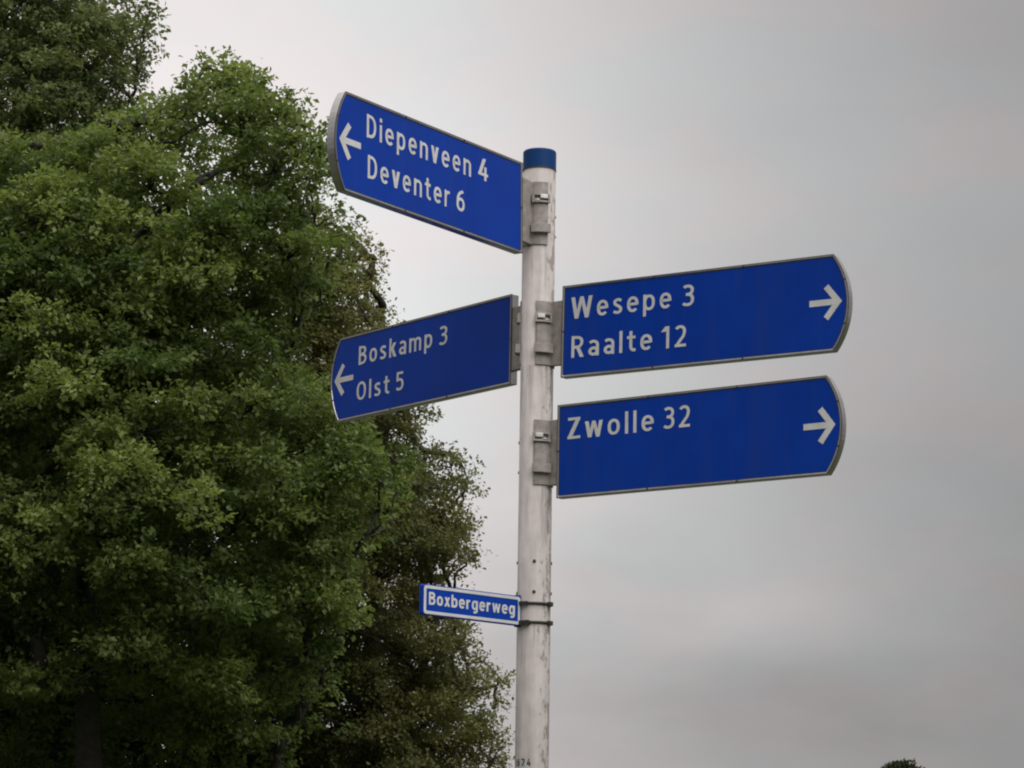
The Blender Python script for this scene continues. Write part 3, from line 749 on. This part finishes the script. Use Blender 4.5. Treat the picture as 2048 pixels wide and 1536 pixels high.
OUT_A = [(-430, 420), (-250, 260), (100, 250), (300, 200), (400, 128), (470, 112), (560, 145), (620, 205), (655, 250), (662, 340), (690, 420), (708, 520),
         (650, 620), (610, 720), (690, 815), (790, 850), (850, 950), (810, 1060), (720, 1130), (700, 1300), (640, 1450), (560, 1620), (300, 1700), (-100, 1650), (-430, 1500)]
OUT_B = [(-400, -330), (-200, -430), (60, -420), (230, -180), (300, -20), (322, 70), (300, 150), (330, 330), (260, 560), (-400, 560)]
OUT_C = [(540, 400), (690, 410), (750, 520), (795, 610), (815, 700), (835, 800), (860, 870), (930, 885), (966, 960), (952, 1060), (962, 1110), (912, 1170),
         (940, 1250), (1003, 1320), (1027, 1390), (1015, 1450), (1030, 1500), (1000, 1640), (900, 1800), (540, 1800), (470, 1400), (480, 900), (470, 600)]
OUT_D = [(-330, 470), (330, 470), (520, 800), (720, 1500), (690, 2080), (-330, 2080)]
HOLES_A = [(335, 1255, 30), (250, 1490, 70), (60, 1480, 50), (90, 935, 40), (400, 375, 20), (440, 340, 18), (480, 1110, 30), (170, 1215, 25), (500, 510, 16)]

NL = 0
tA = empty('oak_tree', (at(140, 1900, 25).x, 25, 0)); tag(tA, 'broad oak with bright green leaves, foremost of the trees behind the signs', 'tree', 'trees behind the signpost')
tB = empty('oak_tree', (at(-120, 1900, 30).x, 30, 0)); tag(tB, 'tall grey-green tree whose thin crown rises above the broad oak', 'tree', 'trees behind the signpost')
tC = empty('oak_tree', (at(720, 1900, 29.5).x, 29.5, 0)); tag(tC, 'olive-brown tree with small leaves behind the Boskamp and Boxbergerweg signs', 'tree', 'trees behind the signpost')
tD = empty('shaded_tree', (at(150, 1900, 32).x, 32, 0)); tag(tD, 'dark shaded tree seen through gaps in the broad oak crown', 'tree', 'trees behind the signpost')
specs = [
 (tA, OUT_A, 25.0, (80, 190), (28, 52), 3.0, 5, HOLES_A, (1180, 2.3), 0.42, 0.078, M_OAK, 1.65, 0.22, 3.0),
 (tB, OUT_B, 30.0, (60, 120), (28, 50), 2.2, 9, (), None, 0.55, 0.076, M_TALL, 1.15, 0.24, 5.0),
 (tC, OUT_C, 29.5, (50, 125), (26, 44), 2.2, 21, (), (1150, 1.2), 0.38, 0.060, M_BROWN, 1.3, 0.20, 2.5),
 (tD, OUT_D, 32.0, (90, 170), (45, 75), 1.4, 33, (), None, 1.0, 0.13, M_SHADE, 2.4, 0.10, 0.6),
]
for root, poly, Y, bp_, cp_, dep, seed, holes, rec, air, leaf, mat, dens, tr, low in specs:
    cl, fr_ = make_clumps(poly, Y, bp_, cp_, dep, seed, holes, rec, air, 0.96 if root is tA else 0.92)
    loc = root.location.copy()
    root.location = (0, 0, 0)
    n_ = build_leaves('crown', cl, leaf, mat, root, dens)
    build_wood(root, loc, fr_, tr, low)
    NL += n_
    print(root.name, len(cl), 'clumps', n_, 'leaves')
    # put the tree's origin at its foot
    root.location = loc
    for ch in root.children: ch.location = -loc
print('leaves', NL)

# bare limbs that show in the gaps of the broad oak
def limb(pts, r0, r1):
    P = [at(px, py, Y) for px, py, Y in pts]; bm = bmesh.new(); n = len(P)
    tube(bm, P, [r0+(r1-r0)*k/(n-1) for k in range(n)], 8)
    o = link('limb', from_bm('limb', bm), M_BARK, tA, True); o.location = -tA.location
limb([(180, 640, 25.2), (260, 500, 24.4), (330, 418, 23.6), (390, 372, 23.3), (435, 342, 23.4), (500, 322, 23.8)], 0.10, 0.02)
limb([(345, 410, 23.5), (362, 372, 23.4), (420, 345, 23.3)], 0.04, 0.015)
limb([(440, 450, 24.2), (470, 495, 23.7), (500, 518, 23.5), (545, 532, 23.5), (580, 520, 23.8)], 0.035, 0.012)
limb([(30, 1010, 24.5), (90, 950, 23.6), (150, 895, 23.3), (180, 860, 23.6)], 0.085, 0.03)
limb([(160, 1290, 23.7), (155, 1225, 23.5), (165, 1160, 23.6), (210, 1060, 24.2)], 0.10, 0.07)
limb([(400, 1120, 23.6), (440, 1085, 23.3), (475, 1055, 23.5)], 0.035, 0.015)

# lone tree far off, its tip just above the frame's lower edge
YD = 118.0
tip = at(1800, 1521, YD)
tE = empty('young_tree', (tip.x, YD, 0)); tag(tE, 'distant lone dark tree whose tip shows low beneath the Zwolle sign', 'tree')
cl = []
rr = random.Random(4)
for k in range(90):
    t = rr.random(); z = tip.z - 0.40 - 6.2*t; rad = 0.35 + 1.9*math.sin(min(1, t*1.25)*math.pi*0.5)*(1-0.35*t)
    a = rr.uniform(0, 6.28); q = rad*math.sqrt(rr.random())
    cl.append(((tip.x+q*math.cos(a), YD+q*math.sin(a), z), rr.uniform(.3, .5), rr.random(), 1.0))
for px, py, rad in ((1768, 1536, .22), (1782, 1534, .24), (1798, 1530, .24), (1808, 1530, .26), (1824, 1535, .24), (1836, 1540, .2)):
    p = at(px, py, YD); cl.append(((p.x, p.y, p.z), rad, .3, 1.0))
loc = tE.location.copy(); tE.location = (0, 0, 0)
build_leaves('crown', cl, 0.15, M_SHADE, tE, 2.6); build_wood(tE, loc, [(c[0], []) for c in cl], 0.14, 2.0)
tE.location = loc
for ch in tE.children: ch.location = -loc
